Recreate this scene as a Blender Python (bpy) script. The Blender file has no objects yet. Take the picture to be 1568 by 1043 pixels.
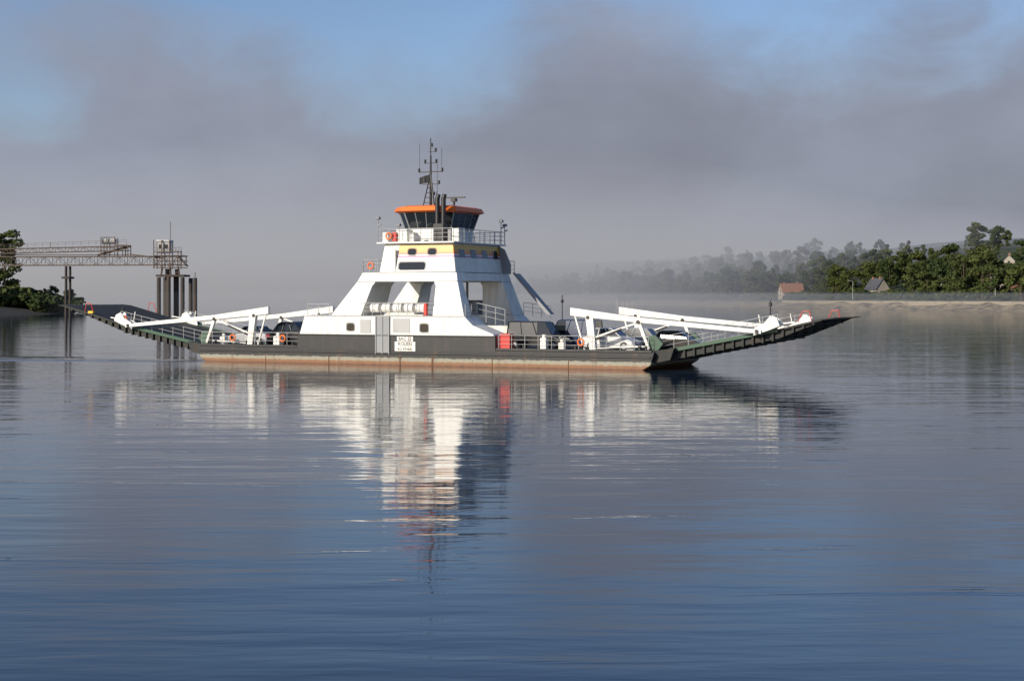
import bpy, bmesh, math, random
from mathutils import Vector, Matrix
random.seed(7)
sc = bpy.context.scene
COL = sc.collection
R = math.radians

# ------------------------------------------------------------------ materials
def new_mat(name):
    m = bpy.data.materials.new(name); m.use_nodes = True
    nt = m.node_tree; b = nt.nodes['Principled BSDF']
    return m, nt, b
def nd(nt, typ, **kw):
    n = nt.nodes.new(typ)
    for k, v in kw.items(): setattr(n, k, v)
    return n
def paint(name, col, rough=0.45, metal=0.0, dirt=(0.25, 0.2, 0.15), amt=0.25, scale=1.2, stretch=(1, 1, 0.25), bump=0.0, spec=0.5):
    m, nt, b = new_mat(name)
    tc = nd(nt, 'ShaderNodeTexCoord'); mp = nd(nt, 'ShaderNodeMapping')
    mp.inputs['Scale'].default_value = stretch
    nt.links.new(tc.outputs['Object'], mp.inputs['Vector'])
    n = nd(nt, 'ShaderNodeTexNoise'); n.inputs['Scale'].default_value = scale; n.inputs['Detail'].default_value = 7
    n.inputs['Roughness'].default_value = 0.65
    nt.links.new(mp.outputs['Vector'], n.inputs['Vector'])
    r = nd(nt, 'ShaderNodeValToRGB'); r.color_ramp.elements[0].position = 0.5; r.color_ramp.elements[1].position = 0.78
    r.color_ramp.elements[0].color = (0, 0, 0, 1); r.color_ramp.elements[1].color = (amt, amt, amt, 1)
    nt.links.new(n.outputs['Fac'], r.inputs['Fac'])
    mx = nd(nt, 'ShaderNodeMix', data_type='RGBA')
    mx.inputs[6].default_value = (*col, 1); mx.inputs[7].default_value = (*dirt, 1)
    nt.links.new(r.outputs['Color'], mx.inputs[0]); nt.links.new(mx.outputs[2], b.inputs['Base Color'])
    b.inputs['Roughness'].default_value = rough; b.inputs['Metallic'].default_value = metal
    b.inputs['Specular IOR Level'].default_value = spec
    if bump:
        bp = nd(nt, 'ShaderNodeBump'); bp.inputs['Strength'].default_value = bump; bp.inputs['Distance'].default_value = 0.05
        nt.links.new(n.outputs['Fac'], bp.inputs['Height']); nt.links.new(bp.outputs['Normal'], b.inputs['Normal'])
    return m
M_white = paint('white_ship_paint', (0.79, 0.78, 0.73), 0.4, dirt=(0.42, 0.31, 0.2), amt=0.6, scale=1.5, stretch=(1.8, 1.8, 0.22), bump=.15)
M_black = paint('black_paint', (0.015, 0.015, 0.017), 0.5, dirt=(0.06, 0.04, 0.03), amt=0.6, scale=1.5)
M_grey = paint('grey_steel', (0.26, 0.27, 0.28), 0.5, dirt=(0.2, 0.12, 0.07), amt=0.5)
M_rail = paint('galvanised_rail', (0.42, 0.42, 0.41), 0.45, amt=0.3)
M_deck = paint('deck_green', (0.05, 0.07, 0.06), 0.8, dirt=(0.1, 0.07, 0.05), amt=0.7)
M_green = paint('green_paint', (0.03, 0.085, 0.05), 0.5, dirt=(0.08, 0.05, 0.03), amt=0.8, scale=2)
M_ramp = paint('ramp_steel', (0.022, 0.024, 0.022), 0.7, dirt=(0.09, 0.05, 0.03), amt=0.5, scale=2)
M_orange = paint('orange_paint', (0.85, 0.17, 0.02), 0.45, amt=0.1)
M_red = paint('red_paint', (0.6, 0.03, 0.02), 0.45, amt=0.15)
M_yellow = paint('yellow_paint', (0.75, 0.45, 0.03), 0.5, amt=0.1)
M_glass, _n, b = new_mat('dark_glass'); b.inputs['Base Color'].default_value = (0.012, 0.016, 0.02, 1); b.inputs['Roughness'].default_value = 0.05
M_rubber = paint('rubber', (0.02, 0.02, 0.02), 0.85, amt=0.2)
M_silver = paint('silver_car_paint', (0.45, 0.46, 0.48), 0.3, metal=0.4, amt=0.05)
M_blue = paint('dark_blue_car_paint', (0.02, 0.035, 0.08), 0.25, amt=0.05)
M_dcar = paint('black_car_paint', (0.015, 0.015, 0.018), 0.25, amt=0.05)
M_whcar = paint('white_car_paint', (0.62, 0.62, 0.62), 0.3, amt=0.05)
M_rust = paint('rusty_steel', (0.10, 0.075, 0.06), 0.8, dirt=(0.2, 0.09, 0.04), amt=0.8, scale=0.6)
M_pile = paint('pile_steel', (0.05, 0.042, 0.038), 0.85, dirt=(0.12, 0.06, 0.03), amt=0.7, scale=0.5)
M_wall = paint('rendered_wall', (0.36, 0.32, 0.26), 0.9, dirt=(.12, .1, .08), amt=0.5, scale=0.5)
M_tile = paint('clay_tiles', (0.26, 0.12, 0.07), 0.85, dirt=(0.1, 0.06, 0.05), amt=0.7, scale=1.0)
M_slate = paint('slate_tiles', (0.07, 0.075, 0.09), 0.7, amt=0.3, scale=1.0)
M_brick = paint('brick', (0.24, 0.12, 0.08), 0.9, amt=0.3)

def hull_mat():
    m, nt, b = new_mat('hull_paint')
    tc = nd(nt, 'ShaderNodeTexCoord'); sp = nd(nt, 'ShaderNodeSeparateXYZ'); nt.links.new(tc.outputs['Object'], sp.inputs[0])
    mp = nd(nt, 'ShaderNodeMapping'); mp.inputs['Scale'].default_value = (1, 1, 0.18); nt.links.new(tc.outputs['Object'], mp.inputs['Vector'])
    n = nd(nt, 'ShaderNodeTexNoise'); n.inputs['Scale'].default_value = 1.3; n.inputs['Detail'].default_value = 8; n.inputs['Roughness'].default_value = 0.7
    nt.links.new(mp.outputs[0], n.inputs['Vector'])
    n2 = nd(nt, 'ShaderNodeTexNoise'); n2.inputs['Scale'].default_value = 3; n2.inputs['Detail'].default_value = 6; nt.links.new(tc.outputs['Object'], n2.inputs['Vector'])
    ma = nd(nt, 'ShaderNodeMath', operation='MULTIPLY_ADD'); ma.inputs[1].default_value = 0.26; nt.links.new(n2.outputs['Fac'], ma.inputs[0]); nt.links.new(sp.outputs[2], ma.inputs[2])
    dv = nd(nt, 'ShaderNodeMapRange'); dv.inputs[1].default_value = 0.1; dv.inputs[2].default_value = 1.1; nt.links.new(ma.outputs[0], dv.inputs[0])
    r = nd(nt, 'ShaderNodeValToRGB'); e = r.color_ramp.elements
    e[0].position = 0.0; e[0].color = (0.06, 0.03, 0.018, 1)
    e[1].position = 1.0; e[1].color = (0.016, 0.016, 0.018, 1)
    for p, c in ((0.10, (0.20, 0.08, 0.028)), (0.28, (0.23, 0.115, 0.05)), (0.38, (0.30, 0.27, 0.2)), (0.58, (0.25, 0.24, 0.19)), (0.63, (0.02, 0.02, 0.02))):
        x = r.color_ramp.elements.new(p); x.color = (*c, 1)
    nt.links.new(dv.outputs[0], r.inputs['Fac'])
    st = nd(nt, 'ShaderNodeValToRGB'); st.color_ramp.elements[0].position = 0.54; st.color_ramp.elements[1].position = 0.70
    st.color_ramp.elements[1].color = (0.75, 0.75, 0.75, 1); nt.links.new(n.outputs['Fac'], st.inputs['Fac'])
    mx = nd(nt, 'ShaderNodeMix', data_type='RGBA'); mx.inputs[7].default_value = (0.10, 0.055, 0.028, 1)
    nt.links.new(st.outputs[0], mx.inputs[0]); nt.links.new(r.outputs[0], mx.inputs[6]); nt.links.new(mx.outputs[2], b.inputs['Base Color'])
    b.inputs['Roughness'].default_value = 0.55
    return m
M_hull = hull_mat()

def stripe_mat():
    m, nt, b = new_mat('livery_paint')
    tc = nd(nt, 'ShaderNodeTexCoord'); sp = nd(nt, 'ShaderNodeSeparateXYZ'); nt.links.new(tc.outputs['Object'], sp.inputs[0])
    mr = nd(nt, 'ShaderNodeMapRange'); mr.inputs[1].default_value = 8.0; mr.inputs[2].default_value = 9.5; nt.links.new(sp.outputs[2], mr.inputs[0])
    r = nd(nt, 'ShaderNodeValToRGB'); r.color_ramp.interpolation = 'CONSTANT'; e = r.color_ramp.elements
    W = (0.79, 0.78, 0.73, 1); e[0].position = 0; e[0].color = W; e[1].position = 0.84; e[1].color = W
    for p, c in ((0.20, (0.42, 0.16, 0.30)), (0.30, W[:3]), (0.36, (0.72, 0.17, 0.06)), (0.47, (0.8, 0.34, 0.03)), (0.62, (0.82, 0.48, 0.07))):
        x = e.new(p); x.color = (*c, 1)
    nt.links.new(mr.outputs[0], r.inputs['Fac'])
    st = nd(nt, 'ShaderNodeMath', operation='GREATER_THAN'); st.inputs[1].default_value = -2.6; nt.links.new(sp.outputs[0], st.inputs[0])
    mx = nd(nt, 'ShaderNodeMix', data_type='RGBA'); mx.inputs[6].default_value = W
    nt.links.new(st.outputs[0], mx.inputs[0]); nt.links.new(r.outputs[0], mx.inputs[7])
    n = nd(nt, 'ShaderNodeTexNoise'); n.inputs['Scale'].default_value = 1.5; n.inputs['Detail'].default_value = 6; nt.links.new(tc.outputs['Object'], n.inputs['Vector'])
    mr2 = nd(nt, 'ShaderNodeMapRange'); mr2.inputs[1].default_value = 0.3; mr2.inputs[2].default_value = 0.7; mr2.inputs[3].default_value = 0.8; mr2.inputs[4].default_value = 1.0
    nt.links.new(n.outputs['Fac'], mr2.inputs[0])
    mu = nd(nt, 'ShaderNodeMix', data_type='RGBA', blend_type='MULTIPLY'); mu.inputs[0].default_value = 1
    nt.links.new(mx.outputs[2], mu.inputs[6]); nt.links.new(mr2.outputs[0], mu.inputs[7]); nt.links.new(mu.outputs[2], b.inputs['Base Color'])
    b.inputs['Roughness'].default_value = 0.4
    return m
M_livery = stripe_mat()

# ------------------------------------------------------------------ mesh builder
class B:
    def __init__(s): s.v = []; s.f = []; s.mi = []; s.cur = 0
    def add(s, vs, fs):
        o = len(s.v); s.v += [tuple(p) for p in vs]
        for f in fs: s.f.append([i + o for i in f]); s.mi.append(s.cur)
        return s
    def hexa(s, p):
        return s.add(p, [(3, 2, 1, 0), (4, 5, 6, 7), (0, 1, 5, 4), (1, 2, 6, 5), (2, 3, 7, 6), (3, 0, 4, 7)])
    def box(s, x0, x1, y0, y1, z0, z1):
        return s.hexa([(x0, y0, z0), (x1, y0, z0), (x1, y1, z0), (x0, y1, z0), (x0, y0, z1), (x1, y0, z1), (x1, y1, z1), (x0, y1, z1)])
    def prism(s, poly, v0, v1, l0=None, l1=None):
        n = len(poly); l0 = l0 or (lambda z: 0); l1 = l1 or (lambda z: 0)
        vs = [(x, v0 + l0(z), z) for x, z in poly] + [(x, v1 + l1(z), z) for x, z in poly]
        fs = [list(range(n)), list(range(2 * n - 1, n - 1, -1))] + [(i, i + n, (i + 1) % n + n, (i + 1) % n) for i in range(n)]
        return s.add(vs, fs)
    def loft(s, rings, caps=True):
        n = len(rings[0]); vs = [p for r in rings for p in r]; fs = []
        for k in range(len(rings) - 1):
            for i in range(n):
                j = (i + 1) % n; fs.append((k * n + i, k * n + j, (k + 1) * n + j, (k + 1) * n + i))
        if caps: fs.append(list(range(n - 1, -1, -1))); fs.append([(len(rings) - 1) * n + i for i in range(n)])
        return s.add(vs, fs)
    def tube(s, p0, p1, r, n=6, r1=None):
        p0 = Vector(p0); p1 = Vector(p1); d = p1 - p0
        if d.length < 1e-5: return s
        r1 = r if r1 is None else r1
        q = d.to_track_quat('Z', 'Y'); ra = []; rb = []
        for i in range(n):
            a = 2 * math.pi * i / n + 0.3
            o = q @ Vector((math.cos(a), math.sin(a), 0)); ra.append(p0 + o * r); rb.append(p1 + o * r1)
        return s.loft([ra, rb])
    def beam(s, p0, p1, w, h, h1=None):
        p0 = Vector(p0); p1 = Vector(p1); d = (p1 - p0).normalized()
        side = Vector((0, 1, 0)) if abs(d.y) < 0.9 else Vector((1, 0, 0))
        up = side.cross(d).normalized(); side = d.cross(up).normalized(); h1 = h if h1 is None else h1
        def ring(p, hh): return [p + side * a * w / 2 + up * b2 * hh / 2 for a, b2 in ((-1, -1), (1, -1), (1, 1), (-1, 1))]
        return s.loft([ring(p0, h), ring(p1, h1)])
    def torus(s, c, R0, r, n=16, m=6):
        rings = []
        for i in range(n + 1):
            a = 2 * math.pi * i / n; ring = []
            for j in range(m):
                b2 = 2 * math.pi * j / m; rr = R0 + r * math.cos(b2); w = r * math.sin(b2)
                ring.append((c[0] + rr * math.cos(a), c[1] + w, c[2] + rr * math.sin(a)))
            rings.append(ring)
        return s.loft(rings, False)
    def rail(s, pts, h=1.0, sp=1.1, r=0.03, bars=3):
        for a, b2 in zip(pts[:-1], pts[1:]):
            a = Vector(a); b2 = Vector(b2); L = (b2 - a).length; n = max(1, round(L / sp))
            for i in range(n + 1):
                p = a.lerp(b2, i / n); s.tube(p, p + Vector((0, 0, h)), r, 5)
            for k in range(bars):
                z = Vector((0, 0, h * (k + 1) / bars)); s.tube(a + z, b2 + z, r * (1 if k == bars - 1 else 0.65), 5)
        return s
    def done(s, name, mats, parent=None, bevel=0, smooth=False):
        me = bpy.data.meshes.new(name); me.from_pydata(s.v, [], s.f)
        if not isinstance(mats, (list, tuple)): mats = [mats]
        for m in mats: me.materials.append(m)
        for i, p in enumerate(me.polygons): p.material_index = s.mi[i]
        bm = bmesh.new(); bm.from_mesh(me); bmesh.ops.recalc_face_normals(bm, faces=bm.faces); bm.to_mesh(me); bm.free()
        if smooth:
            for p in me.polygons: p.use_smooth = True
        ob = bpy.data.objects.new(name, me); COL.objects.link(ob)
        if parent: ob.parent = parent
        if bevel:
            md = ob.modifiers.new('bevel', 'BEVEL'); md.width = bevel; md.segments = 2; md.limit_method = 'ANGLE'
        return ob
def empty(name, loc=(0, 0, 0), rz=0):
    e = bpy.data.objects.new(name, None); e.location = loc; e.rotation_euler = (0, 0, rz); COL.objects.link(e); return e

# ------------------------------------------------------------------ FERRY
PSI = R(25); X0, Y0 = -6.95, 120.0
def S2W(u, v, z): return (X0 + u * math.cos(PSI) + v * math.sin(PSI), Y0 - u * math.sin(PSI) + v * math.cos(PSI), z)
F = empty('car_ferry', (X0, Y0, 0), -PSI)
Wd = 11.0; DZ = 1.3
mir = lambda u: -2 - u
b = B()
b.prism([(-18.6, -0.9), (16.6, -0.9), (18.6, 0.35), (18.9, 1.22), (-20.9, 1.22), (-20.6, 0.35)], 0, Wd)
b.done('hull', M_hull, F, 0.06)
b = B(); b.box(-20.8, 18.8, 0.05, Wd - 0.05, 1.2, DZ); b.done('car_deck', M_deck, F)
b = B()
for v0, v1 in ((-0.003, 0.25), (Wd - 0.25, Wd + 0.003)):
    b.prism([(-11.2, 1.1), (6.3, 1.1), (6.3, 2.3), (-11.2, 2.3)], v0, v1)
    for (ua, ub) in ((-20.7, -11.2), (6.3, 18.7)):
        b.box(ua, ub, v0, v1, 1.223, 1.42)
b.done('bulwark', M_black, F, 0.03)
b = B()
b.tube((-20.6, -0.03, 0.9), (18.6, -0.03, 0.9), 0.06, 8)
b.tube((-11.2, -0.03, 2.28), (6.3, -0.03, 2.28), 0.05, 8)
b.done('rubbing_strake', M_black, F)
b = B()
for u, w_ in ((-8.3, .08), (-1.9, .1), (0.9, .14), (6.0, .06), (-14.2, .05), (12.2, .06)): b.box(u, u + w_, -0.02, -0.004, 0.02, 0.7)
b.done('rust_runs', paint('rust', (.13, .06, .03), .9), F)
lean = lambda z: max(0, (z - 3.8)) * 0.23
b = B()
for side in (0, 1):
    if side == 0: v0, v1, l0, l1 = 0.0, 2.3, lean, None
    else: v0, v1, l0, l1 = Wd - 2.3, Wd, None, (lambda z: -lean(z))
    b.prism([(-11.0, 2.3), (6.2, 2.3), (6.1, 2.45), (4.4, 3.1), (3.65, 3.8), (-10.5, 3.8)], v0 + (0.01 if side == 0 else 0), v1, l0, l1)
    dl = 3.7 if side == 0 else 2.3; dr = 1.5 if side == 0 else 2.3
    def vv(dep): return (v0 + .02, v0 + dep) if side == 0 else (Wd - dep, v1)
    a_, c_ = vv(dl); b.prism([(-8.1, 3.8), (-5.35, 3.8), (-4.65, 6.1), (-4.35, 6.45), (-6.05, 6.45)], a_, c_, l0, l1)
    a_, c_ = vv(dr); b.prism([(0.95, 3.8), (3.65, 3.8), (2.8, 6.45), (0.75, 6.45), (0.95, 6.1)], a_, c_, l0, l1)
    b.prism([(-6.05, 6.45), (2.8, 6.45), (2.62, 7.15), (-5.65, 7.15)], v0 + 0.02, v1, l0, l1)
b.done('side_casing', M_white, F, 0.05)
b = B()
b.box(-10.95, 6.15, 0.3, 2.25, DZ, 2.31); b.box(-10.95, 6.15, Wd - 2.25, Wd - 0.3, DZ, 2.31)
b.done('casing_lower_wall', M_white, F)
b = B()
b.hexa([(-5.9, 2.3, 6.5), (2.7, 2.3, 6.5), (2.7, 8.7, 6.5), (-5.9, 8.7, 6.5), (-5.65, 2.3, 7.12), (2.6, 2.3, 7.12), (2.6, 8.7, 7.12), (-5.65, 8.7, 7.12)])
b.done('bridge_beam', M_white, F, 0.03)
b = B()
b.hexa([(-4.15, 0.8, 7.15), (2.55, 0.8, 7.15), (2.55, 10.2, 7.15), (-4.15, 10.2, 7.15), (-3.9, 1.25, 9.4), (2.1, 1.25, 9.4), (2.1, 9.75, 9.4), (-3.9, 9.75, 9.4)])
b.done('upper_house', M_livery, F, 0.06)
def nearv(z): return 0.8 + (z - 7.15) * 0.2
b = B()
b.prism([(2.6, 7.1), (2.15, 9.35), (2.65, 9.1), (3.2, 7.9), (3.2, 7.1)], 9.2, 9.4)
b.prism([(3.3, 7.15), (3.55, 7.15), (6.6, 3.85), (6.3, 3.85)], 9.5, 10.4)
b.prism([(3.3, 7.25), (3.45, 7.25), (6.7, 3.85), (6.55, 3.85)], 9.45, 9.52)
b.done('stairway', M_grey, F)
b = B()
b.box(-3.4, -3.1, 9.0, 9.3, 3.8, 6.5); b.box(-.6, -.45, 8.8, 9.0, 3.8, 6.5)
b.box(-1.4, 0.2, 9.3, 10.4, 3.8, 5.0); b.tube((-2.6, 9.5, 3.8), (-2.6, 9.5, 6.5), .09, 8)
b.done('casing_equipment', M_grey, F, .02)
b = B()
def slot(u0, u1, z0, z1):
    r = 0.14; pts = []
    for cx, cz, a0 in ((u1 - r, z1 - r, 0), (u0 + r, z1 - r, 90), (u0 + r, z0 + r, 180), (u1 - r, z0 + r, 270)):
        for k in range(4):
            a = R(a0 + k * 30); pts.append((cx + r * math.cos(a), cz + r * math.sin(a)))
    return pts
UW = ((-2.45, -0.15, 7.35, 7.95), (-1.75, -1.05, 8.5, 9.0), (0.0, 0.7, 8.5, 9.0)); LW = ((-6.6, -5.95, 2.6, 3.2), (-0.1, 0.6, 2.55, 3.2))
for q in UW:
    pts = slot(*q); b.add([(x, nearv(z) - 0.015, z) for x, z in pts], [list(range(len(pts)))])
for q in LW:
    pts = slot(*q); b.add([(x, -0.01, z) for x, z in pts], [list(range(len(pts)))])
for (v0, v1, z0, z1) in ((2.0, 2.9, 8.3, 8.95), (4.0, 4.9, 8.3, 8.95), (6.0, 6.9, 8.3, 8.95), (8.0, 8.8, 8.3, 8.95)):
    b.add([(2.57 - (z - 7.15) * 0.2, v, z) for v, z in ((v0, z0), (v1, z0), (v1, z1), (v0, z1))], [(0, 1, 2, 3)])
b.done('window', M_glass, F)
b = B()
for q in UW:
    pts = slot(q[0] - .05, q[1] + .05, q[2] - .05, q[3] + .05)
    for p, q2 in zip(pts, pts[1:] + pts[:1]): b.tube((p[0], nearv(p[1]) - .02, p[1]), (q2[0], nearv(q2[1]) - .02, q2[1]), 0.025, 4)
for q in LW:
    pts = slot(q[0] - .05, q[1] + .05, q[2] - .05, q[3] + .05)
    for p, q2 in zip(pts, pts[1:] + pts[:1]): b.tube((p[0], -.01, p[1]), (q2[0], -.01, q2[1]), 0.025, 4)
for u in (-8.9, -7.4, 1.9, 4.1): b.tube((u, 0.0, 2.35), (u, 0.0, 3.75 if u < 4 else 3.2), .012, 4)
b.tube((-10.4, -.0, 3.76), (3.6, -.0, 3.76), .03, 5)
b.tube((-6.0, .62, 6.46), (2.75, .62, 6.46), .035, 5); b.tube((-4.1, .78, 7.17), (2.5, .78, 7.17), .04, 5)
b.tube((1.6, 0.1, 3.8), (1.75, .7, 6.6), .035, 5)
b.done('trim_and_pipes', M_rail, F)
b = B()
b.box(-4.0, -2.75, -0.06, 0.0, 0.85, 3.75); b.box(-3.42, -3.34, -0.11, -0.06, 0.85, 3.75)
for u in (-4.0, -2.83): b.box(u, u + 0.08, -0.12, -0.06, 0.85, 3.75)
b.done('boarding_gate', M_grey, F)
b = B()
b.box(-5.4, -4.45, -0.03, 0.0, 2.45, 3.5); b.box(-2.5, -1.0, -0.02, 0, 2.5, 3.6)
b.done('service_hatch', M_rail, F, 0.01)
b = B(); b.box(-3.3, -2.7, nearv(8) - .2, nearv(8) - .1, 7.2, 9.0)
b.done('door', M_white, F)
b = B()
for z in (2.02, 1.62, 1.25): b.box(-2.3 if z < 2 else -2.1, -0.5 if z < 2 else -0.7, -0.04, -0.006, z - 0.16, z + 0.19)
b.done('name_board', M_white, F)
for txt, z, sz in (('BAC 23', 1.92, 0.36), ('ROUEN', 1.52, 0.36), ('RO 974442', 1.15, 0.28)):
    cu = bpy.data.curves.new('lettering', 'FONT'); cu.body = txt; cu.size = sz; cu.align_x = 'CENTER'; cu.extrude = 0.004; cu.offset = 0.004
    o = bpy.data.objects.new('name_lettering', cu); COL.objects.link(o); o.parent = F; o.location = (-1.4, -0.046, z); o.rotation_euler = (R(90), 0, 0)
    cu.materials.append(M_black)
b = B(); b.box(-4.4, 2.4, 0.8, 10.2, 9.403, 9.52); b.done('wheelhouse_deck', M_white, F, 0.02)
b = B(); z = 9.52
b.rail([(-4.3, 0.9, z), (2.3, 0.9, z), (2.3, 10.1, z), (-4.3, 10.1, z), (-4.3, 0.9, z)], 1.0, 0.95, 0.026)
b.rail([(-4.3, 0.85, 7.15), (-5.6, 0.85, 7.15), (-5.6, 10.1, 7.15), (-4.3, 10.1, 7.15)], 1.0, 0.9, .026)
b.rail([(2.7, 9.6, 7.15), (3.4, 9.6, 7.15)], 1.0, 0.7)
b.rail([(-10.3, 0.15, 3.8), (-8.3, 0.15, 3.8)], 0.9, 0.9, .026)
b.rail([(-10.3, 10.8, 3.8), (-8.3, 10.8, 3.8)], 0.9, 0.9, .026)
b.rail([(3.7, 2.1, 3.5), (6.1, 2.1, 3.0)], 1.3, 0.8, .026, bars=3)
b.rail([(3.7, 0.15, 3.7), (3.75, 2.1, 3.7)], 1.0, 0.9, .026)
b.rail([(-5.2, 0.2, 3.8), (1.0, 0.2, 3.8)], 1.0, 0.8, 0.022)
b.rail([(-5.2, 10.8, 3.8), (1.0, 10.8, 3.8)], 1.0, 1.0, 0.022)
b.rail([(3.7, 10.8, 3.8), (6.1, 10.8, 3.5)], 1.0, 0.8, .026)
for v in (0.12, Wd - 0.12):
    b.rail([(-20.5, v, 1.4), (-11.2, v, 1.4)], 1.0, 1.05, 0.022, 3 if v < 1 else 2)
    b.rail([(6.5, v, 1.4), (18.4, v, 1.4)], 1.0, 1.05, 0.022, 3 if v < 1 else 2)
for v in (0.35, 0.75): b.tube((-6.2, v, 3.8), (-5.75, v + .6, 7.2), 0.03)
b.done('railings', M_rail, F)
cu_, cv_ = -1.25, 5.4
def octo(a, bb, ch, z): 
    return [(cu_ + x, cv_ + y, z) for x, y in ((-a, -bb + ch), (-a + ch, -bb), (a - ch, -bb), (a, -bb + ch), (a, bb - ch), (a - ch, bb), (-a + ch, bb), (-a, bb - ch))]
b = B(); b.loft([octo(2.0, 2.8, 0.9, 9.5), octo(2.05, 2.85, 0.9, 10.62)]); b.done('wheelhouse_base', M_white, F, 0.03)
rb, rt = octo(2.05, 2.85, 0.9, 10.62), octo(2.42, 3.22, 1.0, 11.86)
b = B(); b.loft([rb, rt], False); b.done('wheelhouse_glazing', M_glass, F)
b = B()
for i in range(8):
    j = (i + 1) % 8; L = (Vector(rb[i]) - Vector(rb[j])).length; n = max(1, round(L / 0.9))
    for k in range(n):
        t = k / n; b.tube(Vector(rb[i]).lerp(Vector(rb[j]), t), Vector(rt[i]).lerp(Vector(rt[j]), t), 0.035 if k else 0.06, 5)
    b.tube(rb[i], rb[j], 0.06, 5)
b.done('wheelhouse_mullions', M_grey, F)
b = B(); b.loft([octo(2.45, 3.25, 1.0, 11.86), octo(2.78, 3.6, 1.1, 11.98), octo(2.62, 3.42, 1.1, 12.32), octo(2.2, 3.0, 1.0, 12.42)]); b.done('wheelhouse_roof', M_orange, F)
b = B(); b.box(-2.9, -1.9, 1.2, 2.2, 9.53, 10.5); b.box(-4.1, -3.6, 1.2, 2.0, 9.53, 10.3); b.box(1.5, 2.1, 2.2, 3.4, 9.53, 10.6); b.box(-1.6, -1.2, 1.0, 1.5, 9.53, 10.2); b.done('deck_lockers', M_white, F, 0.05)
b = B(); b.box(-3.1, -2.75, 0.95, 1.2, 9.6, 10.3); b.box(.15, .4, 0.1, 0.35, 3.85, 4.75)
b.box(6.5, 7.35, 0.3, 1.0, 1.35, 2.5); b.done('red_locker', M_red, F, 0.03)
b = B(); b.box(0.3, 1.15, 1.4, 2.2, 9.53, 10.9)
for u in (0.45, 0.98):
    b.tube((u, 1.8, 10.8), (u, 1.8, 12.9), 0.19, 12); b.tube((u, 1.8, 12.85), (u + 0.12, 1.8, 13.2), 0.19, 12, 0.16)
b.done('exhaust_funnel', M_black, F)
b = B(); mu, mv = -2.1, 5.5
b.tube((mu, mv, 12.4), (mu, mv, 16.6), 0.12, 8, 0.07); b.tube((mu, mv, 16.6), (mu, mv, 18.0), 0.04, 6)
for du, dv in ((-0.45, -0.5), (0.55, -0.5), (0.0, 0.7)): b.tube((mu + du, mv + dv, 12.4), (mu, mv, 15.2), 0.045)
for k in range(6):
    zz = 12.8 + k * 0.4; w = 0.35 * (1 - k / 7); b.tube((mu - w, mv - w, zz), (mu + w, mv - w * .9, zz), 0.025, 5)
b.tube((mu - 1.1, mv, 15.3), (mu + 1.1, mv, 15.3), 0.05); b.tube((mu - 0.6, mv, 16.0), (mu + 0.5, mv, 16.0), 0.035)
b.tube((mu - 0.7, mv, 14.3), (mu + 0.8, mv, 14.3), 0.035); b.tube((mu - 0.2, mv, 16.9), (mu + 0.5, mv, 16.9), 0.03)
for du, zz in ((-1.05, 15.3), (1.05, 15.3), (0.5, 16.0), (0.75, 14.3), (0.3, 13.4), (0.45, 16.9), (0.1, 17.3), (-.5, 16.0)):
    b.tube((mu + du, mv, zz), (mu + du, mv, zz + 0.28), 0.09, 8)
for du, z0, z1 in ((-1.0, 15.3, 17.6), (1.0, 15.3, 17.1), (0.6, 12.4, 16.3)): b.tube((mu + du, mv, z0), (mu + du, mv, z1), 0.015, 4)
b.tube((0.0, 5.5, 12.4), (0.0, 5.5, 13.1), 0.09, 8); b.box(-0.9, 1.0, 5.42, 5.58, 13.12, 13.22); b.box(-0.2, 0.2, 5.3, 5.7, 12.85, 13.1)
b.tube((-0.9, 4.2, 12.4), (-0.9, 4.2, 13.6), 0.02, 5)
for (u, v, z0, h) in ((-10.2, 10.7, 3.8, 1.5), (-9.6, 10.7, 3.8, 0.9), (7.2, 10.6, 2.3, 3.1), (27.0, 1.4, 3.0, 2.0), (-29.6, 1.4, 3.0, 1.4)):
    b.tube((u, v, z0), (u, v, z0 + h), 0.04); b.tube((u, v, z0 + h * .8), (u, v, z0 + h * .8 + 0.25), 0.12, 8)
b.done('mast', M_black, F)
b = B()
for (u, v, h) in ((-4.3, 0.9, 1.9), (-4.3, 4.2, 1.5), (2.3, 9.4, 1.9), (2.3, 10.1, 1.6)):
    b.tube((u, v, 9.5), (u, v, 9.5 + h), 0.035); b.tube((u - 0.12, v, 9.5 + h), (u + 0.2, v - 0.1, 9.5 + h), 0.12, 8); b.tube((u, v, 9.5 + h * .7), (u + 0.25, v, 9.5 + h * .75), 0.06, 6)
b.done('searchlight', M_grey, F)
b = B(); vs = []; n = 8
for i in range(n + 1):
    x = mu - 1.0 + 0.95 * i / n; w = 0.06 * math.sin(i * 1.3)
    vs += [(x, mv - .05 + w, 14.45 - 0.15 * (1 - i / n)), (x, mv - .05 + w, 15.1 - 0.25 * (1 - i / n))]
b.add(vs, [(2 * i, 2 * i + 2, 2 * i + 3, 2 * i + 1) for i in range(n)]); b.done('flag', M_black, F)
b = B()
for i in range(5):
    u = -4.7 + i * 1.0
    b.tube((u, .55, 4.4), (u + 0.84, .55, 4.4), 0.36, 14)
b.done('life_raft_canister', M_white, F, 0.05)
b = B()
for i in range(5):
    u = -4.7 + i * 1.0
    for d in (.02, .4, .78): b.tube((u + d, .55, 4.4), (u + d + .04, .55, 4.4), 0.375, 14)
b.done('canister_straps', M_grey, F)
b = B()
for (u, v, z) in ((-17.4, 0.04, 1.95), (-12.6, 0.04, 1.95), (-4.9, 0.75, 7.7), (13.2, 0.04, 1.95), (-3.3, 0.78, 10.0), (-29.0, 0.8, 3.4)):
    b.torus((u, v, z), 0.24, 0.06)
b.done('life_ring', M_orange, F, smooth=True)
b = B()
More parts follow.
